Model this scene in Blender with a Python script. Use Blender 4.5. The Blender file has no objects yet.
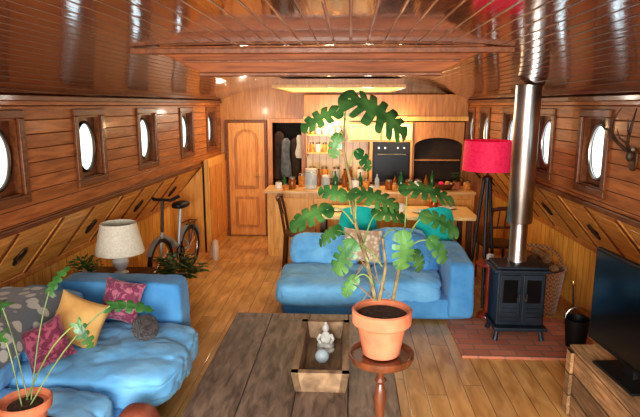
import bpy, math, random
from mathutils import Vector, Matrix, noise
random.seed(4)
COL=bpy.context.scene.collection
pi=math.pi
def S(r,g,b):
    def f(c):
        c/=255.0
        return c/12.92 if c<=.04045 else ((c+.055)/1.055)**2.4
    return (f(r),f(g),f(b),1)

# ---------------------------------------------------------------- mesh builder
class M:
    def __init__(s): s.v=[];s.f=[]
    def add(s,vs,fs,T=None):
        o=len(s.v)
        s.v+=[(T@Vector(p)) if T is not None else Vector(p) for p in vs]
        s.f+=[tuple(i+o for i in f) for f in fs]
        return s
    def box(s,x0,x1,y0,y1,z0,z1,T=None):
        v=[(x0,y0,z0),(x1,y0,z0),(x1,y1,z0),(x0,y1,z0),(x0,y0,z1),(x1,y0,z1),(x1,y1,z1),(x0,y1,z1)]
        return s.add(v,[(0,3,2,1),(4,5,6,7),(0,1,5,4),(1,2,6,5),(2,3,7,6),(3,0,4,7)],T)
    def tube(s,pts,r,n=8,cap=True,T=None):
        P=[Vector(p) for p in pts]; k=len(P)
        R=r if isinstance(r,(list,tuple)) else [r]*k
        vs=[];fs=[]
        t=(P[1]-P[0]).normalized()
        a=Vector((0,0,1)) if abs(t.z)<.9 else Vector((1,0,0))
        u=t.cross(a).normalized()
        for i in range(k):
            if i==0: t=(P[1]-P[0]).normalized()
            elif i==k-1: t=(P[i]-P[i-1]).normalized()
            else: t=((P[i+1]-P[i]).normalized()+(P[i]-P[i-1]).normalized()).normalized()
            u=(u-t*u.dot(t)).normalized(); w=t.cross(u)
            for j in range(n):
                an=2*pi*j/n
                vs.append(P[i]+(u*math.cos(an)+w*math.sin(an))*R[i])
        for i in range(k-1):
            for j in range(n):
                fs.append((i*n+j,i*n+(j+1)%n,(i+1)*n+(j+1)%n,(i+1)*n+j))
        if cap:
            fs.append(tuple(range(n))[::-1]); fs.append(tuple((k-1)*n+j for j in range(n)))
        return s.add(vs,fs,T)
    def lathe(s,prof,c=(0,0,0),n=28,T=None):
        vs=[];fs=[];k=len(prof)
        for r,z in prof:
            for j in range(n):
                a=2*pi*j/n
                vs.append((c[0]+r*math.cos(a),c[1]+r*math.sin(a),c[2]+z))
        for i in range(k-1):
            for j in range(n):
                fs.append((i*n+j,i*n+(j+1)%n,(i+1)*n+(j+1)%n,(i+1)*n+j))
        fs.append(tuple(range(n))[::-1]); fs.append(tuple((k-1)*n+j for j in range(n)))
        return s.add(vs,fs,T)
    def rbox(s,c,h,p=5,n=10,T=None,wr=0.0,seed=0,puff=0.0):
        vs=[];fs=[]
        idx={}
        def gv(x,y,z):
            key=(round(x,4),round(y,4),round(z,4))
            if key in idx: return idx[key]
            q=(abs(x)**p+abs(y)**p+abs(z)**p)**(1.0/p)
            X,Y,Z=x/q,y/q,z/q
            if puff: Z*=1+puff*(1-X*X)*(1-Y*Y)
            P=Vector((c[0]+X*h[0],c[1]+Y*h[1],c[2]+Z*h[2]))
            if wr:
                d=noise.noise(P*4+Vector((seed,seed*2,0)))*wr
                e=abs(noise.noise(Vector((P.x*6+P.y*3,P.y*4-P.x*2,P.z*6))+Vector((seed,3,0))))
                d-=wr*max(0,.16-e)*4
                e=abs(noise.noise(Vector((P.x*9-P.y*5,P.y*5+P.x*2,P.z*8))+Vector((seed,9,4))))
                d-=wr*max(0,.10-e)*4
                P+=Vector((X,Y,Z)).normalized()*d
            idx[key]=len(vs); vs.append(P); return idx[key]
        L=[math.tan((-1+2*i/n)*pi/4) for i in range(n+1)]
        for ax in range(3):
            for sg in (-1,1):
                for i in range(n):
                    for j in range(n):
                        q=[]
                        for a,b in ((L[i],L[j]),(L[i+1],L[j]),(L[i+1],L[j+1]),(L[i],L[j+1])):
                            pt=[0,0,0]; pt[ax]=sg; pt[(ax+1)%3]=a; pt[(ax+2)%3]=b
                            q.append(gv(*pt))
                        if sg<0: q=q[::-1]
                        fs.append(tuple(q))
        return s.add(vs,fs,T)
    def ell(s,c,h,n=6,T=None): return s.rbox(c,h,p=2,n=n,T=T)
    def pillow(s,w,h,t,T=None,n=14):
        for sg in (-1,1):
            vs=[];fs=[]
            for i in range(n+1):
                for j in range(n+1):
                    x=-1+2*i/n;y=-1+2*j/n
                    th=((1-x**4)*(1-y**4))**.55
                    px=x*(1-.10*(1-y*y)*abs(x)); py=y*(1-.10*(1-x*x)*abs(y))
                    wv=noise.noise(Vector((x*3,y*3,sg*2+w)))*.12*th
                    vs.append((px*w/2,sg*t/2*(th+wv),py*h/2))
            for i in range(n):
                for j in range(n):
                    q=(i*(n+1)+j,(i+1)*(n+1)+j,(i+1)*(n+1)+j+1,i*(n+1)+j+1)
                    fs.append(q if sg<0 else q[::-1])
            s.add(vs,fs,T)
        return s
    def torus(s,c,R,r,T=None,n=32,k=8,sx=1,sz=1):
        vs=[];fs=[]
        for i in range(n):
            a=2*pi*i/n
            for j in range(k):
                b=2*pi*j/k
                rr=r*math.cos(b)
                vs.append((c[0]+r*math.sin(b),c[1]+(R*sx+rr)*math.cos(a),c[2]+(R*sz+rr)*math.sin(a)))
        for i in range(n):
            for j in range(k):
                fs.append((i*k+j,((i+1)%n)*k+j,((i+1)%n)*k+(j+1)%k,i*k+(j+1)%k))
        return s.add(vs,fs,T)

def mk(name,m,mat,parent=None,loc=(0,0,0),rot=(0,0,0),label=None,cat=None,kind=None,group=None,smooth=True,bev=0,ang=38,sub=0):
    me=bpy.data.meshes.new(name)
    me.from_pydata([tuple(v) for v in m.v],[],m.f)
    me.update()
    if smooth:
        for p in me.polygons: p.use_smooth=True
        try: me.set_sharp_from_angle(angle=math.radians(ang))
        except Exception: pass
    me.materials.append(mat)
    o=bpy.data.objects.new(name,me); COL.objects.link(o)
    o.location=loc; o.rotation_euler=rot
    if parent: o.parent=parent
    if bev:
        b=o.modifiers.new('bevel','BEVEL'); b.width=bev; b.segments=2; b.limit_method='ANGLE'
    if sub:
        b=o.modifiers.new('sub','SUBSURF'); b.levels=sub; b.render_levels=sub
    if label: o['label']=label
    if cat: o['category']=cat
    if kind: o['kind']=kind
    if group: o['group']=group
    return o
def thing(name,loc,label,cat=None,rot=(0,0,0),kind=None,group=None):
    o=bpy.data.objects.new(name,None); COL.objects.link(o)
    o.empty_display_size=.1
    o.location=loc;o.rotation_euler=rot
    o['label']=label
    if cat:o['category']=cat
    if kind:o['kind']=kind
    if group:o['group']=group
    return o

# ---------------------------------------------------------------- materials
def base(name,rough=.5,metal=0,coat=0,sheen=0,spec=.5):
    mt=bpy.data.materials.new(name); mt.use_nodes=True
    nt=mt.node_tree; b=nt.nodes['Principled BSDF']
    b.inputs['Roughness'].default_value=rough
    b.inputs['Metallic'].default_value=metal
    b.inputs['Coat Weight'].default_value=coat
    b.inputs['Coat Roughness'].default_value=.12
    b.inputs['Sheen Weight'].default_value=sheen
    b.inputs['Specular IOR Level'].default_value=spec
    return mt,nt,b
def N(nt,t,**k):
    n=nt.nodes.new(t)
    for a,b in k.items(): setattr(n,a,b)
    return n
def math_(nt,op,a,b=None,c=None):
    n=N(nt,'ShaderNodeMath',operation=op)
    for i,x in enumerate((a,b,c)):
        if x is None: continue
        if isinstance(x,(int,float)): n.inputs[i].default_value=x
        else: nt.links.new(x,n.inputs[i])
    return n.outputs[0]
def plain(name,c1,c2=None,rough=.5,metal=0,scale=6,bump=0,bs=60,coat=0,sheen=0,spec=.5,detail=3,em=0):
    mt,nt,b=base(name,rough,metal,coat,sheen,spec)
    tc=N(nt,'ShaderNodeTexCoord')
    nz=N(nt,'ShaderNodeTexNoise'); nz.inputs['Scale'].default_value=scale; nz.inputs['Detail'].default_value=detail
    nt.links.new(tc.outputs['Object'],nz.inputs['Vector'])
    r=N(nt,'ShaderNodeValToRGB'); r.color_ramp.elements[0].position=.35; r.color_ramp.elements[1].position=.65
    r.color_ramp.elements[0].color=c1; r.color_ramp.elements[1].color=c2 or tuple(min(1,x*1.25) for x in c1[:3])+(1,)
    nt.links.new(nz.outputs['Fac'],r.inputs['Fac']); nt.links.new(r.outputs['Color'],b.inputs['Base Color'])
    if em:
        nt.links.new(r.outputs['Color'],b.inputs['Emission Color']); b.inputs['Emission Strength'].default_value=em
    if bump:
        n2=N(nt,'ShaderNodeTexNoise'); n2.inputs['Scale'].default_value=bs
        nt.links.new(tc.outputs['Object'],n2.inputs['Vector'])
        bp=N(nt,'ShaderNodeBump'); bp.inputs['Strength'].default_value=bump; bp.inputs['Distance'].default_value=.02
        nt.links.new(n2.outputs['Fac'],bp.inputs['Height']); nt.links.new(bp.outputs['Normal'],b.inputs['Normal'])
    return mt
def wood(name,c1,c2,across='x',along='y',pw=0,pl=0,gap=(.02,.01,.005,1),rough=.35,coat=0,gs=10,var=.35,gapw=.05,bump=.4,stretch=10,spec=.5,crate=.12,worn=0):
    mt,nt,b=base(name,rough,0,coat,0,spec)
    b.inputs['Coat Roughness'].default_value=crate
    tc=N(nt,'ShaderNodeTexCoord'); sp=N(nt,'ShaderNodeSeparateXYZ'); nt.links.new(tc.outputs['Object'],sp.inputs[0])
    ax={'x':sp.outputs[0],'y':sp.outputs[1],'z':sp.outputs[2]}
    A=ax[across];L=ax[along];O=ax[[k for k in 'xyz' if k not in (across,along)][0]]
    cb=N(nt,'ShaderNodeCombineXYZ')
    rnd=None
    if pw:
        a=math_(nt,'DIVIDE',A,pw); pid=math_(nt,'FLOOR',a)
        if pl:
            w0=N(nt,'ShaderNodeTexWhiteNoise',noise_dimensions='1D'); nt.links.new(pid,w0.inputs['W'])
            l=math_(nt,'ADD',math_(nt,'DIVIDE',L,pl),w0.outputs['Value']); lid=math_(nt,'FLOOR',l)
            idd=math_(nt,'ADD',math_(nt,'MULTIPLY',pid,13.7),math_(nt,'MULTIPLY',lid,3.31))
        else: idd=pid
        wn=N(nt,'ShaderNodeTexWhiteNoise',noise_dimensions='1D'); nt.links.new(idd,wn.inputs['W']); rnd=wn.outputs['Value']
        nt.links.new(math_(nt,'ADD',math_(nt,'MULTIPLY',L,1.0),math_(nt,'MULTIPLY',rnd,37)),cb.inputs[1])
    else: nt.links.new(L,cb.inputs[1])
    nt.links.new(math_(nt,'MULTIPLY',A,stretch),cb.inputs[0])
    nt.links.new(math_(nt,'MULTIPLY',O,stretch),cb.inputs[2])
    nz=N(nt,'ShaderNodeTexNoise'); nz.inputs['Scale'].default_value=gs*.35; nz.inputs['Detail'].default_value=6; nz.inputs['Distortion'].default_value=.6
    nt.links.new(cb.outputs[0],nz.inputs['Vector'])
    r=N(nt,'ShaderNodeValToRGB'); r.color_ramp.elements[0].position=.3; r.color_ramp.elements[1].position=.7
    r.color_ramp.elements[0].color=c1; r.color_ramp.elements[1].color=c2
    nt.links.new(nz.outputs['Fac'],r.inputs['Fac'])
    out=r.outputs['Color']; h=math_(nt,'MULTIPLY',nz.outputs['Fac'],.15)
    if worn:
        n3=N(nt,'ShaderNodeTexNoise'); n3.inputs['Scale'].default_value=1.6; n3.inputs['Detail'].default_value=5
        nt.links.new(tc.outputs['Object'],n3.inputs['Vector'])
        mr=N(nt,'ShaderNodeMapRange'); mr.inputs[1].default_value=.35; mr.inputs[2].default_value=.7; mr.inputs[3].default_value=1-worn; mr.inputs[4].default_value=1+worn
        nt.links.new(n3.outputs['Fac'],mr.inputs[0])
        h3=N(nt,'ShaderNodeHueSaturation'); nt.links.new(mr.outputs[0],h3.inputs['Value']); nt.links.new(out,h3.inputs['Color']); out=h3.outputs['Color']
    if pw:
        hs=N(nt,'ShaderNodeHueSaturation')
        nt.links.new(math_(nt,'ADD',math_(nt,'MULTIPLY',rnd,var*2),1-var),hs.inputs['Value'])
        nt.links.new(out,hs.inputs['Color']); out=hs.outputs['Color']
        e=math_(nt,'MULTIPLY',math_(nt,'ABSOLUTE',math_(nt,'SUBTRACT',math_(nt,'FRACT',a),.5)),2)
        mk_=math_(nt,'GREATER_THAN',e,1-gapw)
        sm=N(nt,'ShaderNodeMapRange'); sm.inputs[1].default_value=1-gapw*2.2; sm.inputs[2].default_value=1; nt.links.new(e,sm.inputs[0])
        smo=sm.outputs[0]
        if pl:
            e2=math_(nt,'MULTIPLY',math_(nt,'ABSOLUTE',math_(nt,'SUBTRACT',math_(nt,'FRACT',l),.5)),2)
            mk_=math_(nt,'MAXIMUM',mk_,math_(nt,'GREATER_THAN',e2,1-gapw*pw/pl))
        mx=N(nt,'ShaderNodeMix',data_type='RGBA'); nt.links.new(mk_,mx.inputs[0]); nt.links.new(out,mx.inputs[6]); mx.inputs[7].default_value=gap
        out=mx.outputs[2]
        h=math_(nt,'SUBTRACT',h,smo)
    nt.links.new(out,b.inputs['Base Color'])
    bp=N(nt,'ShaderNodeBump'); bp.inputs['Strength'].default_value=bump; bp.inputs['Distance'].default_value=.006
    nt.links.new(h,bp.inputs['Height']); nt.links.new(bp.outputs['Normal'],b.inputs['Normal'])
    if coat: nt.links.new(bp.outputs['Normal'],b.inputs['Coat Normal'])
    return mt
def emis(name,col,st,dim=.72):
    mt=bpy.data.materials.new(name); mt.use_nodes=True; nt=mt.node_tree; nt.nodes.clear()
    e=N(nt,'ShaderNodeEmission'); e.inputs[1].default_value=st
    tc=N(nt,'ShaderNodeTexCoord'); nz=N(nt,'ShaderNodeTexNoise'); nz.inputs['Scale'].default_value=3
    nt.links.new(tc.outputs['Object'],nz.inputs['Vector'])
    r=N(nt,'ShaderNodeValToRGB'); r.color_ramp.elements[0].color=tuple(x*dim for x in col[:3])+(1,); r.color_ramp.elements[1].color=col
    r.color_ramp.elements[0].position=.35;r.color_ramp.elements[1].position=.55
    nt.links.new(nz.outputs['Fac'],r.inputs['Fac']); nt.links.new(r.outputs['Color'],e.inputs[0])
    o=N(nt,'ShaderNodeOutputMaterial'); nt.links.new(e.outputs[0],o.inputs[0]); return mt
def pattern(name,c1,c2,scale=20,rough=.9,kind='voronoi'):
    mt,nt,b=base(name,rough,0,0,.3)
    tc=N(nt,'ShaderNodeTexCoord')
    if kind=='voronoi':
        v=N(nt,'ShaderNodeTexVoronoi'); v.inputs['Scale'].default_value=scale; o=v.outputs['Distance']
    elif kind=='noise':
        v=N(nt,'ShaderNodeTexNoise'); v.inputs['Scale'].default_value=scale; v.inputs['Distortion'].default_value=1.5; o=v.outputs['Fac']
    else:
        v=N(nt,'ShaderNodeTexChecker'); v.inputs['Scale'].default_value=scale;o=v.outputs['Fac']
    nt.links.new(tc.outputs['Object'],v.inputs['Vector'])
    r=N(nt,'ShaderNodeValToRGB'); r.color_ramp.elements[0].position=.42 if kind=='noise' else .3; r.color_ramp.elements[1].position=.5 if kind=='noise' else .55
    if name.startswith('grey'): r.color_ramp.elements[0].position=.38; r.color_ramp.elements[1].position=.44
    r.color_ramp.elements[0].color=c1; r.color_ramp.elements[1].color=c2
    nt.links.new(o,r.inputs['Fac']); nt.links.new(r.outputs['Color'],b.inputs['Base Color'])
    return mt
def brick(name,c1,c2,mortar,scale=1,bw=.2,rh=.1,rough=.7):
    mt,nt,b=base(name,rough)
    tc=N(nt,'ShaderNodeTexCoord'); t=N(nt,'ShaderNodeTexBrick'); t.inputs['Scale'].default_value=scale
    t.inputs['Brick Width'].default_value=bw;t.inputs['Row Height'].default_value=rh;t.inputs['Mortar Size'].default_value=.008
    t.inputs['Color1'].default_value=c1;t.inputs['Color2'].default_value=c2;t.inputs['Mortar'].default_value=mortar
    nt.links.new(tc.outputs['Object'],t.inputs['Vector']); nt.links.new(t.outputs['Color'],b.inputs['Base Color'])
    return mt
def glassy(name,col,rough=.05,alpha=.35):
    mt,nt,b=base(name,rough); b.inputs['Base Color'].default_value=col; b.inputs['Alpha'].default_value=alpha
    return mt

m_ceil=wood('ceiling_mahogany',S(80,36,17),S(112,56,29),'x','y',pw=.08,gap=S(150,138,128),rough=.16,coat=.9,var=.10,gapw=.07,bump=.7,crate=.03)  # pale gap colour paints in the reflected light streaks along the grooves
m_up=wood('mahogany_planking',S(138,78,38),S(186,116,62),'z','y',pw=.095,gap=S(70,34,16),rough=.5,coat=.06,var=.10,gapw=.05,bump=.6,spec=.3)
m_slant=wood('locker_wood',S(186,122,54),S(230,170,94),'x','y',rough=.4,coat=.1,spec=.35)
m_low=wood('oak_panelling',S(206,142,58),S(238,180,92),'y','z',pw=.12,gap=S(130,80,30),rough=.4,coat=.15,var=.08,gapw=.05)
m_floor=wood('oak_floor',S(190,134,72),S(232,184,120),'x','y',pw=.14,pl=1.8,gap=S(104,66,32),rough=.32,coat=.2,var=.12,gapw=.03,bump=.2,stretch=5,gs=8,worn=.15)
m_trimd=wood('dark_trim',S(90,48,22),S(130,76,38),'z','y',rough=.45,coat=.08,spec=.35)
m_beam=wood('beam_mahogany',S(104,54,26),S(150,86,44),'z','x',rough=.5,coat=0,spec=.2)
m_kit=wood('honey_pine',S(202,134,56),S(232,172,90),'x','z',rough=.4,coat=.1)
m_door=wood('door_oak',S(190,116,46),S(222,154,76),'x','z',rough=.4,coat=.1)
m_kitd=wood('honey_pine_dark',S(156,94,40),S(198,130,64),'x','z',rough=.4,coat=.1)
m_kitp=wood('pale_cupboard_wood',S(228,178,110),S(246,208,142),'x','z',rough=.4,coat=.1)
m_top=wood('beech_worktop',S(196,146,92),S(226,184,132),'y','x',rough=.35)
m_weather=wood('weathered_plank',S(70,54,46),S(138,116,98),'x','y',pw=.30,gap=S(44,33,26),rough=.5,var=.06,gapw=.015,bump=.8,gs=16,stretch=5,worn=.12)
m_crate=wood('trough_wood',S(104,80,58),S(160,130,98),'x','y',rough=.75,gs=12,bump=.5,stretch=3,worn=.2)
m_box=wood('apple_box_wood',S(128,94,60),S(192,152,108),'z','y',pw=.147,gap=S(50,34,20),rough=.85,gs=16,bump=.9,worn=.3)
m_mahog=wood('turned_mahogany',S(64,32,18),S(106,58,34),'x','z',rough=.3,coat=.4)
m_redwood=wood('reddish_wood',S(128,44,30),S(164,66,44),'x','z',rough=.35,coat=.3)
m_dkwood=wood('dark_chair_wood',S(58,32,18),S(98,58,32),'x','z',rough=.35)
m_blue=plain('blue_velvet',S(100,166,210),S(130,192,230),rough=.9,scale=4,bump=.45,bs=10,sheen=.15)
m_blued=plain('blue_velvet_deep',S(70,136,188),S(96,162,208),rough=.9,scale=4,bump=.45,bs=10,sheen=.15)
m_black=plain('cast_iron',S(28,36,44),S(44,54,64),rough=.42,metal=.2)
m_blk=plain('black_matt',S(16,16,17),S(26,26,28),rough=.5)
m_steel=plain('brushed_steel',S(160,156,150),S(198,194,188),rough=.3,metal=1,scale=3)
m_brass=plain('brass',S(190,160,96),S(226,198,130),rough=.3,metal=1)
m_pull=plain('dark_bronze_pull',S(50,36,24),S(84,62,42),rough=.35,metal=.6)
m_rim=plain('dull_rim_metal',S(60,46,34),S(90,72,54),rough=.45,metal=.8)
m_terra=plain('terracotta',S(160,90,60),S(190,116,82),rough=.85,scale=8,bump=.1)
m_soil=plain('soil',S(46,30,20),S(78,54,36),rough=1,scale=60,bump=.6,bs=80)
m_leaf=plain('monstera_leaf',S(28,68,32),S(72,108,54),rough=.38,scale=11)
m_leaf2=plain('dark_leaf',S(28,66,30),S(64,106,50),rough=.4,scale=11)
m_stem=plain('green_stem',S(78,100,50),S(118,132,74),rough=.5)
m_cane=plain('brown_cane',S(84,72,44),S(122,104,68),rough=.9,scale=30,bump=.3)
m_red=plain('crimson_fabric_glow',S(228,24,74),S(240,44,94),rough=.7,scale=40,em=.18)  # faint glow put into the fabric to brighten the unlit lampshade
m_cream=plain('cream_linen',S(214,204,180),S(232,222,202),rough=.8,scale=60)
m_white=plain('white_ceramic',S(206,200,190),S(230,226,218),rough=.25)
m_must=plain('mustard_fabric',S(196,148,84),S(216,174,108),rough=.9,scale=8)
m_pink=pattern('rose_pattern',S(172,104,120),S(122,54,78),20,kind='noise')
m_pink2=pattern('dark_rose_pattern',S(146,72,90),S(100,34,56),18,kind='noise')
m_grey=pattern('grey_star_pattern',S(182,180,168),S(92,98,102),11)
m_beige=pattern('beige_lace_pattern',S(232,216,190),S(196,164,130),24)
m_fur=plain('dark_fur',S(44,38,38),S(80,72,70),rough=1,scale=40,bump=1,bs=90,sheen=.2)
m_teal=plain('teal_plastic',S(0,174,162),S(50,206,192),rough=.35)
m_wick=pattern('wicker_weave',S(104,64,34),S(166,114,64),48,kind='checker')
m_log=wood('log_wood',S(96,66,40),S(160,120,80),'x','y',rough=.9)
m_brick=brick('hearth_brick',S(204,132,104),S(186,114,88),S(150,120,100),1,.21,.105,.9)
m_pane=emis('daylight_pane',(.74,.92,1,1),2.2,.5)
m_sky=emis('skylight_glow',(1,.66,.20,1),1.7,.9)
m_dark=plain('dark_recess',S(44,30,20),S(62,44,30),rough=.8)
m_screen=plain('tv_screen',S(6,10,14),S(12,18,24),rough=.12,scale=2)
m_oven=plain('oven_glass',S(8,8,9),S(14,14,16),rough=.3,spec=.3)
m_leather=plain('brown_leather',S(110,56,40),S(140,76,54),rough=.5,bump=.2)
m_copper=plain('copper',S(186,100,60),S(214,130,86),rough=.3,metal=1)
m_glass=glassy('clear_glass',S(190,204,208),alpha=.5)
m_amber=glassy('amber_glass',S(140,76,24),alpha=.9)
m_green=glassy('green_glass',S(36,94,48),alpha=.9)
m_spice=plain('spice_fill',S(170,90,40),S(206,150,70),rough=.8,scale=30)
m_tyre=plain('tyre_rubber',S(20,20,20),S(32,32,32),rough=.7)
m_bike=plain('bike_paint',S(130,132,130),S(160,162,158),rough=.3)
m_horn=plain('antler_horn',S(44,30,20),S(80,56,36),rough=.5,scale=20)
m_gold=plain('banana_yellow',S(220,180,50),S(230,200,80),rough=.5)
m_duct=plain('beige_duct',S(200,172,144),S(216,190,164),rough=.5)
m_bone=plain('pale_stone',S(140,136,128),S(186,182,172),rough=.6,scale=25)
m_coat=plain('grey_coat_cloth',S(92,96,96),S(126,128,124),rough=.9,scale=12)
m_coat2=plain('brown_coat_cloth',S(60,44,34),S(86,66,50),rough=.9,scale=12)
m_tile=brick('backsplash_tile',S(240,206,146),S(230,190,126),S(196,156,104),1,.1,.1,.3)

# ---------------------------------------------------------------- shell
YB=8.3; YF=-1.5
def XL(y): return -2.30+.0425*y
def XR(y): return 1.85-.023*y
ZT=2.06
def zc(x,y):
    a,b=XL(y),XR(y); c=(a+b)/2; h=(b-a)/2; q=abs((x-c)/h)
    return ZT+.232*(1-q**4)
mk('floor',M().box(-2.75,2.4,YF,YB+.9,-.06,0),m_floor,kind='structure',label='warm oak plank floor running the length of the boat',smooth=False)
ce=M(); n=60; ny=2
vs=[];fs=[]
for j in range(ny+1):
    y=YF+(YB-YF)*j/ny
    for i in range(n+1):
        x=XL(y)+(XR(y)-XL(y))*i/n
        vs.append((x,y,zc(x,y)))
for j in range(ny):
    for i in range(n):
        fs.append((j*(n+1)+i,(j+1)*(n+1)+i,(j+1)*(n+1)+i+1,j*(n+1)+i+1))
ce.add(vs,fs)
vs2=[(v[0],v[1],v[2]+.05) for v in vs]
ce.add(vs2,[f[::-1] for f in fs])
mk('ceiling',ce,m_ceil,kind='structure',label='arched varnished mahogany plank ceiling')

WY_L=[2.25,3.30,4.40,5.55,6.75,7.80]
WY_R=[1.95,2.95,4.08,5.05,6.05,7.05,7.78]
WH=.185; WZ0,WZ1=1.415,1.915
def wall_upper(name,X,wys,zl,sgn):
    m=M()
    ys=[YF]
    for w in wys: ys+= [w-WH,w+WH]
    ys.append(YB)
    zs=[zl,WZ0,WZ1,ZT+.03]
    for i in range(len(ys)-1):
        for k in range(3):
            if i%2==1 and k==1: continue
            a,b=ys[i],ys[i+1]
            q=[(X(a),a,zs[k]),(X(b),b,zs[k]),(X(b),b,zs[k+1]),(X(a),a,zs[k+1])]
            if sgn>0: q=q[::-1]
            m.add(q,[(0,1,2,3)])
    mk(name,m,m_up,kind='structure',label='mahogany plank upper cabin wall with portholes',smooth=False)
ZLL,ZLR=1.20,1.28
wall_upper('wall_left',XL,WY_L,ZLL,-1)
wall_upper('wall_right',XR,WY_R,ZLR,1)
SL,SR=.38,.44
ZSL,ZSR=.72,.76
def strip(name,x0,z0,x1,z1,mat,label):
    m=M()
    m.add([(x0(YF),YF,z0),(x0(YB),YB,z0),(x1(YB),YB,z1),(x1(YF),YF,z1)],[(0,1,2,3)])
    mk(name,m,mat,kind='structure',label=label,smooth=False)
strip('wall_left_slope',XL,ZLL,lambda y:XL(y)-SL,ZSL,m_slant,'sloping varnished panelling beneath the side deck')
strip('wall_right_slope',XR,ZLR,lambda y:XR(y)+SR,ZSR,m_slant,'sloping varnished panelling beneath the side deck')
strip('wall_left_lower',lambda y:XL(y)-SL,ZSL,lambda y:XL(y)-SL,0,m_low,'honey wood lower hull panelling')
strip('wall_right_lower',lambda y:XR(y)+SR,ZSR,lambda y:XR(y)+SR,0,m_low,'honey wood lower hull panelling')
mk('wall_left_return',M().add([(-2.38,7.24,0),(-1.97,7.24,0),(-1.97,7.24,1.19),(-2.38,7.24,.72)],[(0,1,2,3)]),m_kit,kind='structure',label='honey wood return panel closing the hull recess',smooth=False)
AL=-math.atan(.0425); AR=math.atan(.023)
tn=1
def trim(m,mat,lab,bev=0):
    global tn
    mk('trim_%d'%tn,m,mat,kind='structure',label=lab,smooth=False,bev=bev); tn+=1
def rail(X,z,off,w,h,sgn,mat,lab,name=None):
    m=M()
    a0=X(YF)+off; b0=X(YB-.01)+off
    xs=sorted([0,-sgn*w])
    m.add([(a0+xs[0],YF,z),(a0+xs[1],YF,z),(b0+xs[1],YB-.01,z),(b0+xs[0],YB-.01,z),
           (a0+xs[0],YF,z+h),(a0+xs[1],YF,z+h),(b0+xs[1],YB-.01,z+h),(b0+xs[0],YB-.01,z+h)],
          [(0,3,2,1),(4,5,6,7),(0,1,5,4),(1,2,6,5),(2,3,7,6),(3,0,4,7)])
    if name: mk(name,m,mat,kind='structure',label=lab,smooth=False)
    else: trim(m,mat,lab,.006)
rail(XL,ZLL-.015,0,.028,.04,-1,m_trimd,'dark moulding along the lower edge of the cabin wall')
rail(XR,ZLR-.015,0,.028,.04,1,m_trimd,'dark moulding along the lower edge of the cabin wall')
rail(XL,ZT-.035,0,.03,.04,-1,m_trimd,'dark moulding where wall meets ceiling')
rail(XR,ZT-.035,0,.03,.04,1,m_trimd,'dark moulding where wall meets ceiling')
rail(lambda y:XL(y)-SL,ZSL-.03,0,.03,.05,-1,m_kitd,'moulding beneath the sloping panels')
rail(lambda y:XR(y)+SR,ZSR-.03,0,.03,.05,1,m_kitd,'moulding beneath the sloping panels')
rail(lambda y:XL(y)-SL,0,0,.02,.10,-1,m_kitd,'wooden skirting along the hull wall','baseboard_left')
rail(lambda y:XR(y)+SR,0,0,.02,.10,1,m_kitd,'wooden skirting along the hull wall','baseboard_right')

def window(i,x,y,sgn,rz):
    zc_=(WZ0+WZ1)/2; hh=(WZ1-WZ0)/2; hw=WH
    w=thing('window_%d'%i,(x,y,zc_),'round porthole in a deep brown wooden square frame',rot=(0,0,rz),kind='structure')
    f=M(); b=.055
    xi,xo=sorted((-sgn*.022,sgn*.004))
    f.box(xi,xo,-hw-b,hw+b,hh,hh+b).box(xi,xo,-hw-b,hw+b,-hh-b,-hh).box(xi,xo,-hw-b,-hw,-hh,hh).box(xi,xo,hw,hw+b,-hh,hh)
    mk('frame',f,m_trimd,w,smooth=False,bev=.006)
    D=.045
    r=M(); a,c=sorted((0,sgn*D)); t=.012
    r.box(a,c,-hw,hw,hh-t,hh).box(a,c,-hw,hw,-hh,-hh+t).box(a,c,-hw,-hw+t,-hh,hh).box(a,c,hw-t,hw,-hh,hh)
    K=48; vs=[];fs=[]
    for k in range(K):
        an=2*pi*k/K; cx,cy=math.cos(an),math.sin(an); q=max(abs(cx),abs(cy))
        vs.append((sgn*D,cx/q*hw,cy/q*hh)); vs.append((sgn*D,cx*.14,cy*.19))
        vs.append((sgn*(D+.03),cx*.14,cy*.19))
    for k in range(K):
        p=3*k;q=3*((k+1)%K)
        fs.append((p,q,q+1,p+1)); fs.append((p+1,q+1,q+2,p+2))
    r.add(vs,fs)
    mk('reveal',r,m_trimd,w,smooth=False)
    g=M().torus((sgn*(D-.006),0,0),1,.012,sx=.147,sz=.197,n=40)
    mk('porthole_rim',g,m_steel if sgn>0 else m_rim,w)
    p=M(); vs=[(sgn*(D+.012),math.cos(2*pi*k/40)*.145,math.sin(2*pi*k/40)*.195) for k in range(40)]
    p.add(vs,[tuple(range(40))])
    mk('pane',p,m_pane,w,smooth=False)
wi=1
for y in WY_L: window(wi,XL(y),y,-1,AL); wi+=1
for y in WY_R: window(wi,XR(y),y,1,AR); wi+=1

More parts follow.
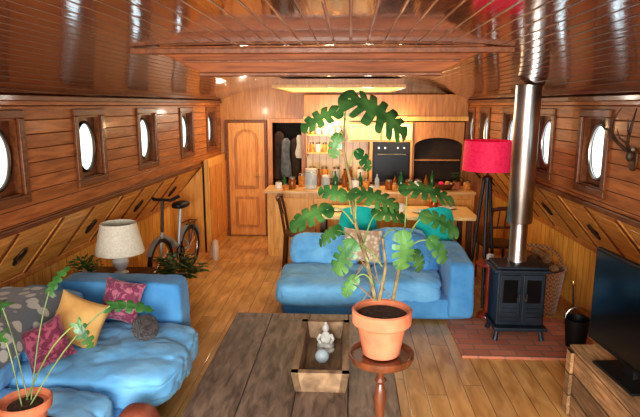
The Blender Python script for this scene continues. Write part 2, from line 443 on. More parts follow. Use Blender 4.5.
def locker(y0,y1,X,zl,sl,zs,sgn,grp):
    y=(y0+y1)/2; x=X(y)+sgn*sl/2; z=(zl+zs)/2
    t=Vector((X(y1)-X(y0),y1-y0,0)).normalized()
    d=Vector((sgn*sl,0,zs-zl)).normalized()
    nrm=t.cross(d); nrm.normalize()
    if nrm.x*sgn>0: nrm=-nrm
    R=Matrix((t,d,nrm)).transposed().to_4x4()
    L=(y1-y0)/2-.022; Hh=math.hypot(sl,zl-zs)/2-.03
    th=thing('locker_panel',(x,y,z),'sloping honey wood locker panel with dark oval pull','locker panel',group=grp)
    mk('panel',M().box(-L,L,-Hh,Hh,.001,.010,R),m_slant,th,smooth=False,bev=.003)
    for a in (-L+.02,0):
        mk('batten',M().box(a-.016,a+.016,-Hh,Hh,.010,.018,R),m_trimd,th,smooth=False,bev=.003)
    for a,b in ((-L+.08,-.05),(.05,L-.04)):
        mk('raised_panel',M().box(a,b,-Hh+.05,Hh-.05,.010,.015,R),m_slant,th,smooth=False,bev=.003)
    hx=L*.5
    h=M().torus((0,0,0),.045,.010,T=R@Matrix.Translation((hx,0,.022))@Matrix.Rotation(pi/2,4,'Y'),n=20,k=6,sx=1.7,sz=.8)
    h.rbox((hx,0,.018),(.065,.026,.006),p=3,n=4,T=R)
    mk('handle',h,m_pull,th)
y=1.9
while y<6.5:
    locker(y,y+1,XL,ZLL,SL,ZSL,-1,'sloping locker panels'); y+=1.0
y=1.65
while y<8.2:
    locker(y,min(y+1,8.28),XR,ZLR,SR,ZSR,1,'sloping locker panels'); y+=1.0

bw=M()
def bwbox(x0,x1,z0,z1): bw.box(x0,x1,YB,YB+.06,z0,z1)
bwbox(-2.6,-1.22,0,2.35); bwbox(-.68,2.3,0,2.35); bwbox(-1.22,-.68,1.76,2.35)
mk('wall_back',bw,m_kitd,kind='structure',label='honey wood bulkhead at the end of the cabin',smooth=False)
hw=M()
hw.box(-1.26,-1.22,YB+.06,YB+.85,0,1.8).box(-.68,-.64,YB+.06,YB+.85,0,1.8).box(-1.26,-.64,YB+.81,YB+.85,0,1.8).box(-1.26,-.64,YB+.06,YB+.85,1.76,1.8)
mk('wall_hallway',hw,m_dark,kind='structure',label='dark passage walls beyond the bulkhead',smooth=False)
for i,(x,y,z,w,h,mt,lb) in enumerate([(-1.10,8.6,1.6,.09,.75,m_coat2,'brown coat hanging in the passage'),(-.98,8.5,1.5,.08,.6,m_coat,'grey coat hanging in the passage'),(-.84,8.6,1.5,.09,.7,m_coat2,'brown coat hanging in the passage'),(-.77,8.42,1.55,.05,.35,m_cream,'pale cloth bag hanging in the passage')]):
    c=M().tube([(0,0,0),(0,0,-.05),(0,0,-h*.4),(0,0,-h*.8),(0,0,-h)],[.02,w*.7,w*.8,w*1.05,w],14)
    for v in c.v: v.y*=.5; v.x+=noise.noise(v*9)*.03
    mk('coat',c,mt,loc=(x,y,z),label=lb,cat='coat')
dr=thing('door_1',(-1.555,YB-.002,0),'honey wood cabin door with arched raised panel',kind='structure')
mk('door_leaf',M().box(-.275,.275,-.045,0,.02,1.74),m_door,dr,smooth=False,bev=.004)
def arch(m,x0,x1,z0,z1,y0,y1,ah):
    pts=[(x0,z0),(x1,z0)]
    for k in range(13):
        a=pi*k/12; pts.append(((x0+x1)/2+(x1-x0)/2*math.cos(a),z1-ah+ah*math.sin(a)))
    n=len(pts); vs=[(p[0],y0,p[1]) for p in pts]+[(p[0],y1,p[1]) for p in pts]
    m.add(vs,[tuple(range(n)),tuple(range(n,2*n))[::-1]]+[(i,n+i,n+(i+1)%n,(i+1)%n) for i in range(n)])
pm=M(); arch(pm,-.18,.18,.75,1.64,-.062,-.045,.16)
mk('raised_panel',pm,m_kitd,dr,smooth=False,bev=.01)
pm=M(); arch(pm,-.14,.14,.79,1.60,-.072,-.062,.13)
mk('raised_panel',pm,m_door,dr,smooth=False,bev=.006)
mk('raised_panel',M().box(-.18,.18,-.062,-.045,.14,.62),m_kitd,dr,smooth=False,bev=.008)
mk('raised_panel',M().box(-.14,.14,-.072,-.062,.18,.58),m_door,dr,smooth=False,bev=.006)
mk('door_frame',M().box(-.315,-.275,-.06,0,0,1.78).box(.275,.315,-.06,0,0,1.78).box(-.275,.275,-.06,0,1.74,1.78),m_trimd,dr,smooth=False,bev=.005)
mk('door_handle',M().tube([(.22,-.045,.95),(.22,-.09,.95),(.13,-.09,.95)],.009,8),m_brass,dr)
trim(M().box(-1.228,-1.16,YB-.06,YB,0,1.80).box(-.72,-.66,YB-.06,YB,0,1.80).box(-1.16,-.72,YB-.06,YB,1.74,1.80),m_kitd,'wooden casing around the passage opening')
# ceiling beam / hatch coaming
cx=-.155; yb=2.80
trim(M().box(cx-.95,cx+.95,yb,yb+.05,2.252,2.279).box(cx-.80,cx+.80,yb+.0,yb+.05,2.279,2.289),m_trimd,'long straight mahogany moulding across the ceiling',.004)
vs=[(cx-.82,yb+.05,2.266),(cx+.82,yb+.05,2.266),(cx+.60,yb+.05,2.158),(cx-.60,yb+.05,2.158),
    (cx-.82,yb+.11,2.266),(cx+.82,yb+.11,2.266),(cx+.60,yb+.11,2.158),(cx-.60,yb+.11,2.158)]
trim(M().add(vs,[(0,1,2,3),(7,6,5,4),(3,2,6,7),(0,3,7,4),(1,5,6,2),(0,4,5,1)]),m_beam,'deep mahogany beam below the hatch',.006)
trim(M().box(cx-.61,cx+.61,yb+.03,yb+.13,2.145,2.160),m_trimd,'thin lower lip of the hatch beam',.003)
trim(M().box(cx-.70,cx+.70,yb+.035,yb+.05,2.212,2.222),m_trimd,'thin moulding across the hatch beam',.002)
# skylight
sk=thing('window_%d'%wi,(-.12,6.85,2.18),'orange wood framed ceiling skylight glowing warm yellow','skylight',kind='structure')
mk('pane',M().box(-.66,.66,-.96,.96,.0,.012),m_sky,sk,smooth=False)
mk('frame',M().box(-.70,-.66,-1.0,1.0,-.006,.03).box(.66,.70,-1.0,1.0,-.006,.03).box(-.66,.66,-1.0,-.96,-.002,.03).box(-.66,.66,.96,1.0,-.006,.03),m_kit,sk,smooth=False)
mk('coaming',M().box(-.68,.68,-.94,.94,.03,.09),m_kitd,sk,smooth=False)

# ---------------------------------------------------------------- left cupboard by door
cb=thing('cupboard',(0,0,0),'honey wood cupboard with panelled doors beside the cabin door','cupboard')
mk('body',M().box(-1.955,-1.885,7.26,8.28,0,1.28),m_kit,cb,smooth=False,bev=.01)
for a in (7.30,7.64,7.98):
    mk('door',M().box(-1.885,-1.868,a,a+.28,.12,1.18),m_door,cb,smooth=False,bev=.008)

# ---------------------------------------------------------------- kitchen
isl=thing('kitchen_island',(.26,7.35,0),'long honey wood kitchen island with panelled front','kitchen island')
mk('body',M().box(-1.34,1.36,-.23,.23,0,.86),m_kit,isl,smooth=False)
for i in range(5):
    x=-1.26+i*.53
    mk('panel',M().box(x,x+.47,-.245,-.23,.1,.8),m_kit,isl,smooth=False,bev=.008)
mk('kitchen_worktop',M().box(-1.38,1.37,-.28,.27,.861,.895),m_top,None,loc=(.26,7.35,0),label='light beech worktop on the kitchen island',cat='worktop',smooth=False,bev=.005)
kc=thing('base_cabinet',(0,0,0),'honey wood base cabinets along the bulkhead','cabinet')
mk('body',M().box(-.6,1.62,7.96,8.28,0,.87),m_kit,kc,smooth=False)
mk('counter',M().box(-.62,1.64,7.93,8.28,.87,.90),m_dkwood,kc,smooth=False)
trim(M().box(-.64,.27,8.27,8.295,.91,1.78),m_tile,'cream tiled backsplash')
oc=thing('oven_cabinet',(.6,8.1,.9),'tall honey wood oven housing with top cupboard','cabinet')
mk('body',M().box(-.62,.30,-.14,.16,.58,.86).box(-.31,-.27,-.14,.16,.002,.58).box(.27,.30,-.14,.16,.002,.58),m_kit,oc,smooth=False)
for a in (-.60,-.14):
    d=mk('cabinet_door',M().box(a,a+.43,-.155,-.14,.60,.84),m_kitp,oc,smooth=False,bev=.008)
    mk('knob',M().ell((a+.38 if a<-.3 else a+.05,-.165,.66),(.012,.012,.012)),m_brass,d)
ov=thing('oven',(.6,8.0,.905),'black built-in oven with steel handle','oven')
mk('body',M().box(-.265,.265,-.04,.24,0,.57),m_blk,ov,smooth=False)
mk('oven_door',M().box(-.25,.25,-.055,-.04,.03,.42),m_oven,ov,smooth=False,bev=.004)
mk('handle',M().tube([(-.2,-.08,.40),(.2,-.08,.40)],.008,8),m_steel,ov)
for a in (-.18,-.09,.09,.18): mk('knob',M().tube([(a,-.06,.49),(a,-.04,.49)],.014,12),m_steel,ov)
hd=thing('extractor_hood',(1.27,8.1,0),'dark arched extractor alcove above the hob','hood')
vs=[];K=16
for k in range(K+1):
    a=pi*k/K
    vs.append((-.34*math.cos(a),-.1,1.42+.12*math.sin(a)))
mm=M()
front=[(-.36,-.1,.905),(-.36,-.1,1.76),(.36,-.1,1.76),(.36,-.1,.905),(.34,-.1,.905)]+[(v[0],v[1],v[2]) for v in vs[::-1]]+[(-.34,-.1,.905)]
mm.add(front,[tuple(range(len(front)))])
mk('surround',mm,m_kitd,hd,smooth=False)
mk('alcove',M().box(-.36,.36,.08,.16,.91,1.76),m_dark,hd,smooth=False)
mk('shelf',M().box(-.33,.33,-.02,.08,1.2,1.22),m_kitd,hd,smooth=False)
trim(M().box(-.66,1.66,7.92,8.29,1.78,2.15),m_kitd,'honey wood soffit above the kitchen',.01)
trim(M().box(-.66,1.66,7.90,7.92,1.78,1.84),m_kit,'pale moulding along the kitchen soffit')
sh=thing('wall_shelf',(-.36,8.16,1.3),'honey wood kitchen shelves with jars','shelf')
for z in (0,.26):
    mk('shelf_board',M().box(-.26,.26,-.12,.10,z,z+.02),m_kit,sh,smooth=False)
for a in (-.28,.26): mk('bracket',M().box(a,a+.02,-.1,.10,-.05,.3),m_kitd,sh,smooth=False)

def jar(loc,h,r,mat,label,lidmat=None):
    t=thing('storage_jar',loc,label,'jar',group='jars and bottles in the kitchen')
    mk('body',M().lathe([(r*.9,0),(r,.01),(r,h*.75),(r*.8,h*.85)],n=20),mat,t)
    mk('lid',M().lathe([(r*.85,h*.85),(r*.88,h),(r*.4,h*1.02)],n=20),lidmat or m_steel,t)
def bottle(loc,h,r,mat,label):
    h*=.85
    t=thing('bottle',loc,label,'bottle',group='jars and bottles in the kitchen')
    mk('body',M().lathe([(r*.95,0),(r,.01),(r,h*.6),(r*.4,h*.75),(r*.32,h*.93),(r*.4,h*.94)],n=20),mat,t)
    mk('cap',M().lathe([(r*.42,h*.94),(r*.42,h)],n=14),m_blk,t)
zt=.896
def ix(u,y): return (u-350)/553*y
jar((ix(278,7.3),7.3,zt),.10,.045,m_white,'white ceramic canister on the worktop')
jar((ix(292,7.25),7.25,zt),.16,.05,m_amber,'amber glass jar on the island worktop')
jar((ix(311,7.3),7.3,zt),.27,.085,m_glass,'large clear glass jar with pale contents',m_white)
jar((ix(326,7.25),7.25,zt),.19,.06,m_glass,'clear glass jar with pale lid on the worktop',m_white)
jar((ix(302,7.5),7.5,zt),.18,.05,m_spice,'spice-coloured storage jar on the worktop')
bottle((ix(336,7.35),7.35,zt),.27,.035,m_green,'dark green glass bottle on the worktop')
bottle((ix(345,7.45),7.45,zt),.3,.035,m_amber,'amber glass bottle on the worktop')
jar((ix(356,7.25),7.25,zt),.15,.05,m_white,'white ceramic canister on the worktop')
jar((ix(367,7.35),7.35,zt),.12,.045,m_spice,'spice-coloured storage jar on the worktop')
bottle((ix(378,7.4),7.4,zt),.24,.032,m_glass,'clear glass bottle on the worktop')
jar((ix(390,7.25),7.25,zt),.13,.05,m_amber,'amber glass jar on the island worktop')
bottle((ix(402,7.3),7.3,zt),.30,.035,m_green,'green glass oil bottle on the worktop')
jar((ix(410,7.4),7.4,zt),.12,.055,m_copper,'copper coloured canister on the worktop')
jar((ix(419,7.35),7.35,zt),.13,.05,m_white,'white ceramic canister on the worktop')
bottle((ix(427,7.45),7.45,zt),.22,.03,m_amber,'amber glass bottle on the worktop')
jar((ix(468,7.3),7.3,zt),.12,.05,m_spice,'spice-coloured storage jar on the worktop')
for i,(u,mt,lb) in enumerate([(284,m_green,'dark green glass bottle on the worktop'),(319,m_amber,'amber glass bottle on the worktop'),(361,m_green,'dark green glass bottle on the worktop'),(396,m_amber,'amber glass bottle on the worktop'),(433,m_green,'dark green glass bottle on the worktop')]):
    bottle((ix(u,7.53),7.53,zt),.18+.05*(i*2%3),.03,mt,lb)
for i,(u,mt,lb) in enumerate([(285,m_spice,'spice-coloured storage jar on the worktop'),(350,m_amber,'amber glass jar on the island worktop'),(373,m_white,'white ceramic canister on the worktop'),(396,m_spice,'spice-coloured storage jar on the worktop'),(430,m_red,'small red lidded jar on the worktop')]):
    jar((ix(u,7.17),7.17,zt),.08+.02*(i%2),.035,mt,lb)
for i in range(5):
    jar((-.56+i*.095,8.14,1.321),.13,.034,random.choice([m_spice,m_white,m_amber]),'small spice jar on a kitchen shelf')
for i in range(5):
    jar((-.56+i*.1,8.14,1.581),.11,.036,random.choice([m_white,m_spice,m_amber]),'small spice jar on a kitchen shelf')
for i in range(5):
    x=-.55+i*.18
    if x<.2: jar((x,8.1,.901),.2,.055,[m_white,m_spice,m_glass,m_amber,m_white][i],'tall storage jar on the back counter')
fb=thing('fruit_bowl',(ix(446,7.3),7.3,zt),'dark wooden fruit bowl on the worktop','bowl')
mk('bowl',M().lathe([(.06,0),(.10,.03),(.13,.08),(.12,.08),(.09,.04),(.02,.02)],n=28),m_dkwood,fb)
for i,(dx,dy,dz,mt,nm) in enumerate([(-.05,0,.075,m_red,'apple'),(.04,.04,.075,m_gold,'lemon'),(.02,-.05,.075,m_terra,'orange')]):
    mk(nm,M().ell((0,0,0),(.036,.036,.034)),mt,loc=(ix(446,7.3)+dx,7.3+dy,zt+dz),label='round %s in the wooden fruit bowl'%nm,cat='fruit')
hp=thing('potted_herb',(ix(458,7.42),7.42,zt),'small leafy herb in a terracotta pot','potted plant')
mk('pot',M().lathe([(.04,0),(.055,.09),(.06,.09)],n=20),m_terra,hp)

# ---------------------------------------------------------------- foliage helpers
def leaf(m,b,d,up,L,W,lobes=5,droop=.25,cut=.45,gap=.28,jit=0):
    b=Vector(b);d=Vector(d).normalized();up=Vector(up).normalized()
    s=d.cross(up).normalized(); u=s.cross(d).normalized()
    def w(t): return W*max(0,1-t)**.5*(.78+.95*t)
    def yc(t): return L*(t*.95+.05)-.26*L*(1-t)**2
    def pt(x,y):
        z=-droop*y*y/L-.7*x*x/(W*2)+.12*abs(x)
        return b+s*x+d*y+u*z
    vs=[];fs=[]
    def lp(p,q,f): return (p[0]+(q[0]-p[0])*f,p[1]+(q[1]-p[1])*f)
    for sg in (-1,1):
        for k in range(lobes):
            t0=k/lobes;t1=(k+1)/lobes
            cu=cut*(1-.3*(k%2)) if k<lobes-1 else cut*.6
            if k==0: cu*=.6
            sc=1+random.uniform(-jit,jit)
            A=(0,t0*L);B=(0,t1*L)
            c0=(sg*w(t0+.02)*sc,yc(t0+.02)); c1=(sg*w(t1)*sc,yc(t1))
            f=1-cu
            A2=lp(A,(sg*w(t0+.02),yc(t0+.02)),f);B2=lp(B,(sg*w(t1),yc(t1)),f)
            g=gap if cu>0 else 0
            B2g=lp(B2,A2,g*.6)
            e0=lp(c0,c1,.04); e1=lp(c1,c0,g)
            q0=lp(A2,e0,.6); q1=lp(B2g,e1,.6)
            m1=lp(A,lp(e0,e1,.4),1.07); m2=lp(A,lp(e0,e1,.75),1.05)
            e0=lp(e0,A2,.18); e1=lp(e1,B2g,.12)
            o=len(vs)
            vs+= [pt(*A),pt(*B),pt(*B2),pt(*A2),pt(*B2g),pt(*q1),pt(*q0),pt(*e1),pt(*m2),pt(*m1),pt(*e0)]
            q=[(o,o+1,o+2,o+4,o+3),(o+3,o+4,o+5,o+6),(o+6,o+5,o+7,o+8,o+9,o+10)]
            if sg>0:q=[x[::-1] for x in q]
            fs+=q
    m.add(vs,fs)
def monstera(m,b,d,up,L,droop=.25,slits=(.30,.46,.62,.78),depth=.70,asp=1.0):
    b=Vector(b);d=Vector(d).normalized();up=Vector(up).normalized()
    s=d.cross(up).normalized(); u=s.cross(d).normalized()
    def P(x,y):
        z=-droop*(y*y)/L-.55*x*x/L+.10*abs(x)
        return b+s*x+d*y+u*z
    def out(t):
        a=pi*(1-t)
        r=.50*(1+.10*math.cos(2*a))
        x=r*math.sin(a)**.8*asp if math.sin(a)>0 else 0
        y=.42+.58*math.cos(a) if a<pi/2 else .42+.62*math.cos(a)
        if t<.18: x*=(.35+.65*t/.18)**.5
        return (x*L,y*L)
    def mid(t): return (0,max(0,min(1,(t-.10)/.9))*L)
    K=60; vs=[];fs=[]
    for sg in (-1,1):
        ph=.03*sg*random.random()
        rows=[]
        for i in range(K+1):
            t=i/K
            o_=out(t); q=mid(t)
            if t>=.999: o_=(0,L)
            lim=1.0
            for sl in slits:
                dd=abs(t-(sl+ph))
                if dd<.016: lim=min(lim,1-depth*(1-.2*random.random()))
                elif dd<.034: lim=min(lim,.90)
            row=[]
            for f in (0,.35,.7,1.0):
                ff=f*lim
                row.append(len(vs)); x=q[0]+(o_[0]-q[0])*ff; y=q[1]+(o_[1]-q[1])*ff
                vs.append(P(sg*x,y))
            rows.append(row)
        for i in range(K):
            for j in range(3):
                q=(rows[i][j],rows[i+1][j],rows[i+1][j+1],rows[i][j+1])
                fs.append(q if sg<0 else q[::-1])
    m.add(vs,fs)
def arc(a,b,h,n=7):
    a=Vector(a);b=Vector(b);P=[]
    for i in range(n+1):
        t=i/n; p=a.lerp(b,t); p.z+=h*math.sin(pi*t); P.append(p)
    return P
hm=M()
for i in range(26):
    a=random.random()*6.28;r=random.random()*.05;zz=.1+random.random()*.12
    leaf(hm,(r*math.cos(a),r*math.sin(a),zz),(math.cos(a),math.sin(a),.3),(0,0,1),.055,.022,2,.3,0)
mk('foliage',hm,m_leaf,hp,smooth=False)

# ---------------------------------------------------------------- dining table + chairs
dt=thing('dining_table',(.55,6.52,0),'light wood dining table set with dishes','dining table')
mk('table_top',M().box(-.92,.92,-.35,.35,.71,.75),m_kitp,dt,smooth=False,bev=.006)
for a,b in ((-.85,-.27),(.83,-.27),(-.85,.27),(.83,.27)):
    mk('leg',M().box(a-.03,a+.03,b-.03,b+.03,0,.71),m_dkwood,dt,smooth=False)
def teal_chair(loc,rz,label):
    t=thing('shell_chair',loc,label,'dining chair',rot=(0,0,rz),group='chairs around the dining table')
    m=M();K=12;vs=[];fs=[]
    for th in (0,.012):
        for i in range(K+1):
            a=-1+2*i/K
            for j in range(6):
                q=j/5
                hh=.46+.46*q
                wd=.22*(1-.25*q**3)
                yy=-.15-.06*q+.08*a*a-th
                top=1-.10*a*a*q
                vs.append((a*wd,yy,.45+(hh-.45)*top))
    B=(K+1)*6
    for s_ in (0,1):
        for i in range(K):
            for j in range(5):
                q=(s_*B+i*6+j,s_*B+(i+1)*6+j,s_*B+(i+1)*6+j+1,s_*B+i*6+j+1)
                fs.append(q if s_ else q[::-1])
    m.add(vs,fs)
    mk('backrest',m,m_teal,t)
    mk('seat',M().rbox((0,-.02,.445),(.20,.15,.02),p=5,n=8),m_teal,t)
    for a,b in ((-1,-1),(1,-1),(-1,1),(1,1)):
        mk('leg',M().tube([(a*.13,b*.09,.43),(a*.17,b*.13,0)],.011,8),m_blk,t)
teal_chair((.10,6.11,0),0,'teal moulded chair tucked at the dining table')
teal_chair((.94,6.10,0),.1,'teal moulded chair tucked at the dining table')
def wood_chair(loc,rz,label):
    t=thing('dining_chair',loc,label,'dining chair',rot=(0,0,rz),group='chairs around the dining table')
    mk('seat',M().rbox((0,0,.45),(.19,.19,.02),p=8,n=6),m_dkwood,t)
    for a,b in ((-1,1),(1,1)):
        mk('leg',M().tube([(a*.15,b*.16,.44),(a*.16,b*.17,0)],[.018,.013],8),m_dkwood,t)
    for a in (-1,1):
        mk('leg',M().tube([(a*.17,-.20,0),(a*.16,-.17,.45),(a*.16,-.21,.72),(a*.15,-.25,.9)],.016,8),m_dkwood,t)
    b=M()
    b.tube([(-.16,-.25,.88),(-.08,-.27,.90),(.08,-.27,.90),(.16,-.25,.88)],.022,8)
    b.tube([(-.16,-.21,.68),(0,-.22,.68),(.16,-.21,.68)],.014,8)
    for a in (-.08,0,.08): b.tube([(a,-.22,.67),(a,-.27,.9)],.008,6)
    mk('backrest',b,m_dkwood,t)
wood_chair((-.60,6.62,0),-pi/2,'dark bentwood chair at the end of the dining table')
wood_chair((1.68,6.2,0),.1,'dark bentwood chair at the side of the dining table')
for i,(x,y) in enumerate([(-.15,6.5),(.3,6.7),(.85,6.45),(1.2,6.7)]):
    mk('plate',M().lathe([(.05,0),(.09,.008),(.11,.018),(.105,.02),(.05,.006)],n=24),m_white,loc=(x,y,.751),label='white ceramic plate on the dining table',cat='plate',group='plates on the dining table')
mg=thing('mug',(.62,6.5,.751),'white ceramic mug on the dining table','mug')
mk('body',M().lathe([(.035,0),(.04,.01),(.04,.09),(.035,.09),(.033,.02)],n=20),m_white,mg)
mk('handle',M().tube([(.04,0,.075),(.065,0,.07),(.065,0,.03),(.04,0,.02)],.006,6),m_white,mg)
vz=thing('vase',(1.02,6.6,.751),'copper coloured vase on the dining table','vase')
mk('body',M().lathe([(.04,0),(.06,.04),(.055,.10),(.025,.15),(.035,.17),(.02,.16)],n=24),m_copper,vz)

# ---------------------------------------------------------------- centre sofa
so=thing('sofa',(.25,5.36,0),'low sky blue sofa with chaise and plump cushions','sofa')
mk('base',M().rbox((0,0,.12),(.90,.45,.10),p=14,n=10),m_blued,so)
mk('chaise_cushion',M().rbox((-.48,-.14,.265),(.455,.42,.115),p=6,n=34,wr=.016,seed=1,puff=.2),m_blue,so)
mk('seat_cushion',M().rbox((.31,-.10,.275),(.335,.35,.12),p=6,n=32,wr=.016,seed=2,puff=.2),m_blue,so)
mk('armrest',M().rbox((.79,-.02,.31),(.125,.47,.28),p=10,n=28,wr=.010,seed=3),m_blued,so)
R=Matrix.Translation((-.50,.31,.47))@Matrix.Rotation(-.35,4,'X')@Matrix.Rotation(.05,4,'Y')
mk('back_cushion',M().rbox((0,0,0),(.37,.12,.19),p=3.6,n=30,wr=.020,seed=4,T=R),m_blue,so)
R=Matrix.Translation((.24,.31,.52))@Matrix.Rotation(-.2,4,'X')@Matrix.Rotation(-.05,4,'Y')
mk('back_cushion',M().rbox((0,0,0),(.33,.12,.21),p=3.6,n=30,wr=.020,seed=5,T=R),m_blue,so)
R=Matrix.Translation((.48,.04,.53))@Matrix.Rotation(-.6,4,'X')@Matrix.Rotation(.45,4,'Z')@Matrix.Rotation(.35,4,'Y')
mk('back_cushion',M().rbox((0,0,0),(.22,.075,.17),p=3.2,n=24,wr=.014,seed=6,T=R),m_blued,so)
def pillow(loc,w,h,t,rot,mat,label):
    return mk('throw_cushion',M().pillow(w,h,t),mat,loc=loc,rot=rot,label=label,cat='cushion')
pillow((.14,5.35,.62),.40,.34,.12,(-.35,.1,.1),m_beige,'cream patterned cushion leaning on the sofa back')

# ---------------------------------------------------------------- left sofa
s2=thing('corner_sofa',(-1.7,3.1,0),'sky blue sofa with low arm and plump seats','sofa')
mk('base',M().rbox((-.07,-.0,.14),(.52,.78,.12),p=12,n=10),m_blued,s2)
mk('armrest',M().rbox((-.03,.84,.36),(.49,.13,.35),p=12,n=28,wr=.009,seed=8),m_blued,s2)
mk('backrest',M().rbox((-.52,-.05,.38),(.14,.78,.34),p=10,n=20,wr=.008,seed=9),m_blued,s2)
mk('seat_cushion',M().rbox((.12,.22,.33),(.54,.45,.12),p=6,n=36,wr=.024,seed=10,puff=.18),m_blue,s2)
mk('seat_cushion',M().rbox((-.02,-.62,.30),(.42,.36,.115),p=6,n=32,wr=.024,seed=11,puff=.16),m_blue,s2)
R=Matrix.Translation((-.33,.30,.54))@Matrix.Rotation(.25,4,'Y')
mk('back_cushion',M().rbox((0,0,0),(.11,.36,.17),p=4,n=24,wr=.016,seed=12,T=R),m_blue,s2)
R=Matrix.Translation((-.33,-.45,.54))@Matrix.Rotation(.25,4,'Y')
mk('back_cushion',M().rbox((0,0,0),(.11,.36,.17),p=4,n=24,wr=.016,seed=13,T=R),m_blue,s2)
pillow((-1.60,3.62,.64),.30,.30,.11,(-.35,.15,-.1),m_pink,'plum and rose patterned cushion on the sofa arm')
pillow((-1.73,3.26,.63),.33,.32,.12,(-.5,.5,.45),m_must,'mustard yellow cushion on the blue sofa')
pillow((-1.77,2.94,.62),.26,.26,.10,(-.45,-.35,.5),m_pink2,'dark plum patterned cushion on the blue sofa')
dm=M(); prof=[(-1.86,.60),(-1.88,.68),(-1.92,.745),(-2.00,.775),(-2.10,.775),(-2.22,.77),(-2.34,.765),(-2.39,.72),(-2.40,.60)]
vs=[];fs=[];ny_=16
for th in (0,1):
    for j in range(ny_+1):
        y=2.62+.78*j/ny_
        for k,(x,z) in enumerate(prof):
            wv=noise.noise(Vector((x*6,y*7,z*3)))*.016
            sk_=.10*(k/8)
            vs.append((x+wv,y+sk_+noise.noise(Vector((x*4,0,j)))*.004,z+wv+th*.012+.006))
npf=len(prof);B=(ny_+1)*npf
for th in (0,1):
    for j in range(ny_):
        for k in range(npf-1):
            q=(th*B+j*npf+k,th*B+j*npf+k+1,th*B+(j+1)*npf+k+1,th*B+(j+1)*npf+k)
            fs.append(q if th else q[::-1])
mk('throw_blanket',dm.add(vs,fs),m_grey,label='grey star patterned throw draped over the sofa back',cat='throw')
fp=M().ell((0,0,0),(.085,.085,.085),n=12)
for v in fp.v:
    v += v.normalized()*noise.noise(v*40)*.010
mk('pompom_cushion',fp,m_fur,loc=(-1.32,3.32,.572),label='small round dark fluffy cushion on the sofa seat',cat='cushion')

# ---------------------------------------------------------------- coffee table
ct=thing('coffee_table',(-.295,3.23,0),'large weathered plank coffee table','coffee table')
mk('table_top',M().box(-.585,.585,-.86,.88,.31,.38),m_weather,ct,smooth=False,bev=.008)
for a in (-.5,.5):
    for b in (-.75,.77):
        mk('leg',M().box(a-.05,a+.05,b-.05,b+.05,0,.31),m_weather,ct,smooth=False,bev=.005)
tr=thing('wooden_trough',(-.155,3.27,.382),'rustic thick-walled wooden trough on the coffee table','tray')
tb=M()
wb,wt,lb,lt,h,th=.145,.165,.37,.395,.13,.04
tb.box(-wb,wb,-lb,lb,0,.02)
for sg in (-1,1):
    tb.add([(sg*wb,-lb,0),(sg*wb,lb,0),(sg*wt,lt,h),(sg*wt,-lt,h),(sg*(wb-th),-lb,0),(sg*(wb-th),lb,0),(sg*(wt-th),lt,h),(sg*(wt-th),-lt,h)],
           [(0,1,2,3),(7,6,5,4),(3,2,6,7),(0,3,7,4),(1,5,6,2)])
    tb.add([(-wb,sg*lb,0),(wb,sg*lb,0),(wt,sg*lt,h),(-wt,sg*lt,h),(-wb,sg*(lb-th),0),(wb,sg*(lb-th),0),(wt,sg*(lt-th),h),(-wt,sg*(lt-th),h)],
           [(0,1,2,3),(7,6,5,4),(3,2,6,7),(0,3,7,4),(1,5,6,2)])
mk('trough_body',tb,m_crate,tr,smooth=False)
fg=thing('seated_figurine',(-.145,3.40,.404),'small grey stone seated figurine in the trough','figurine')
b=M().lathe([(.055,0),(.06,.01),(.055,.025),(.045,.03)],n=24)
b.ell((0,-.005,.045),(.058,.045,.022),n=8).ell((0,.005,.085),(.036,.028,.05),n=8)
b.tube([(-.034,.0,.115),(-.05,-.01,.085),(-.03,-.035,.06)],.011,8).tube([(.034,.0,.115),(.05,-.01,.085),(.03,-.035,.06)],.011,8)
b.tube([(0,.003,.12),(0,.0,.145)],.013,8).ell((0,0,.16),(.024,.025,.03),n=8).ell((0,.004,.19),(.011,.011,.010),n=5)
mk('body',b,m_bone,fg)
mk('glass_ball',M().ell((0,0,0),(.045,.045,.045),n=10),m_glass,loc=(-.16,3.22,.450),label='small glass ball ornament in the trough',cat='ornament')

# ---------------------------------------------------------------- plant stand + monstera
PX,PY=.133,2.055
ps=thing('plant_stand',(PX,PY,0),'turned dark wood pedestal plant stand with round top','plant stand')
mk('stand_top',M().lathe([(.02,.985),(.09,.99),(.122,1.005),(.130,1.022),(.130,1.036),(.122,1.036),(.112,1.026),(.0005,1.024)],n=40),m_mahog,ps)
mk('pedestal',M().lathe([(.03,.22),(.036,.25),(.022,.28),(.018,.34),(.03,.42),(.034,.48),(.022,.56),(.016,.60),(.024,.62),(.016,.64),(.014,.72),(.022,.80),(.028,.84),(.02,.88),(.014,.90),(.024,.915),(.014,.93),(.02,.96),(.05,.985)],n=24),m_mahog,ps)
for i in range(3):
    a=i*2*pi/3+pi/6; c,s_=math.cos(a),math.sin(a)
    mk('leg',M().tube([(c*.02,s_*.02,.28),(c*.07,s_*.07,.24),(c*.12,s_*.12,.12),(c*.16,s_*.16,.03),(c*.20,s_*.20,.014)],[.02,.018,.015,.012,.014],10),m_mahog,ps)
mp=thing('potted_monstera',(PX,PY,1.031),'tall monstera in a terracotta pot on a pedestal','potted plant')
mk('pot',M().lathe([(.070,0),(.074,.004),(.096,.122),(.100,.125),(.110,.127),(.116,.132),(.118,.182),(.111,.187),(.102,.182),(.100,.16)],n=44),m_terra,mp)
mk('soil',M().lathe([(.0,.162),(.06,.17),(.101,.162)][::-1],n=24),m_soil,mp)
def W2(u,v,dy=0):
    k=(2.055+dy)/553.0
    return Vector(((u-350)*k-PX+.018,dy,2.0+(105-v)*k-1.03))
c1=[W2(374,307),W2(364,262,.01),W2(352,225,.02),W2(346,180,.02),W2(339,150,.01),W2(340,118)]
mk('cane',M().tube(c1,[.009,.008,.007,.006,.005,.0035],8),m_cane,mp)
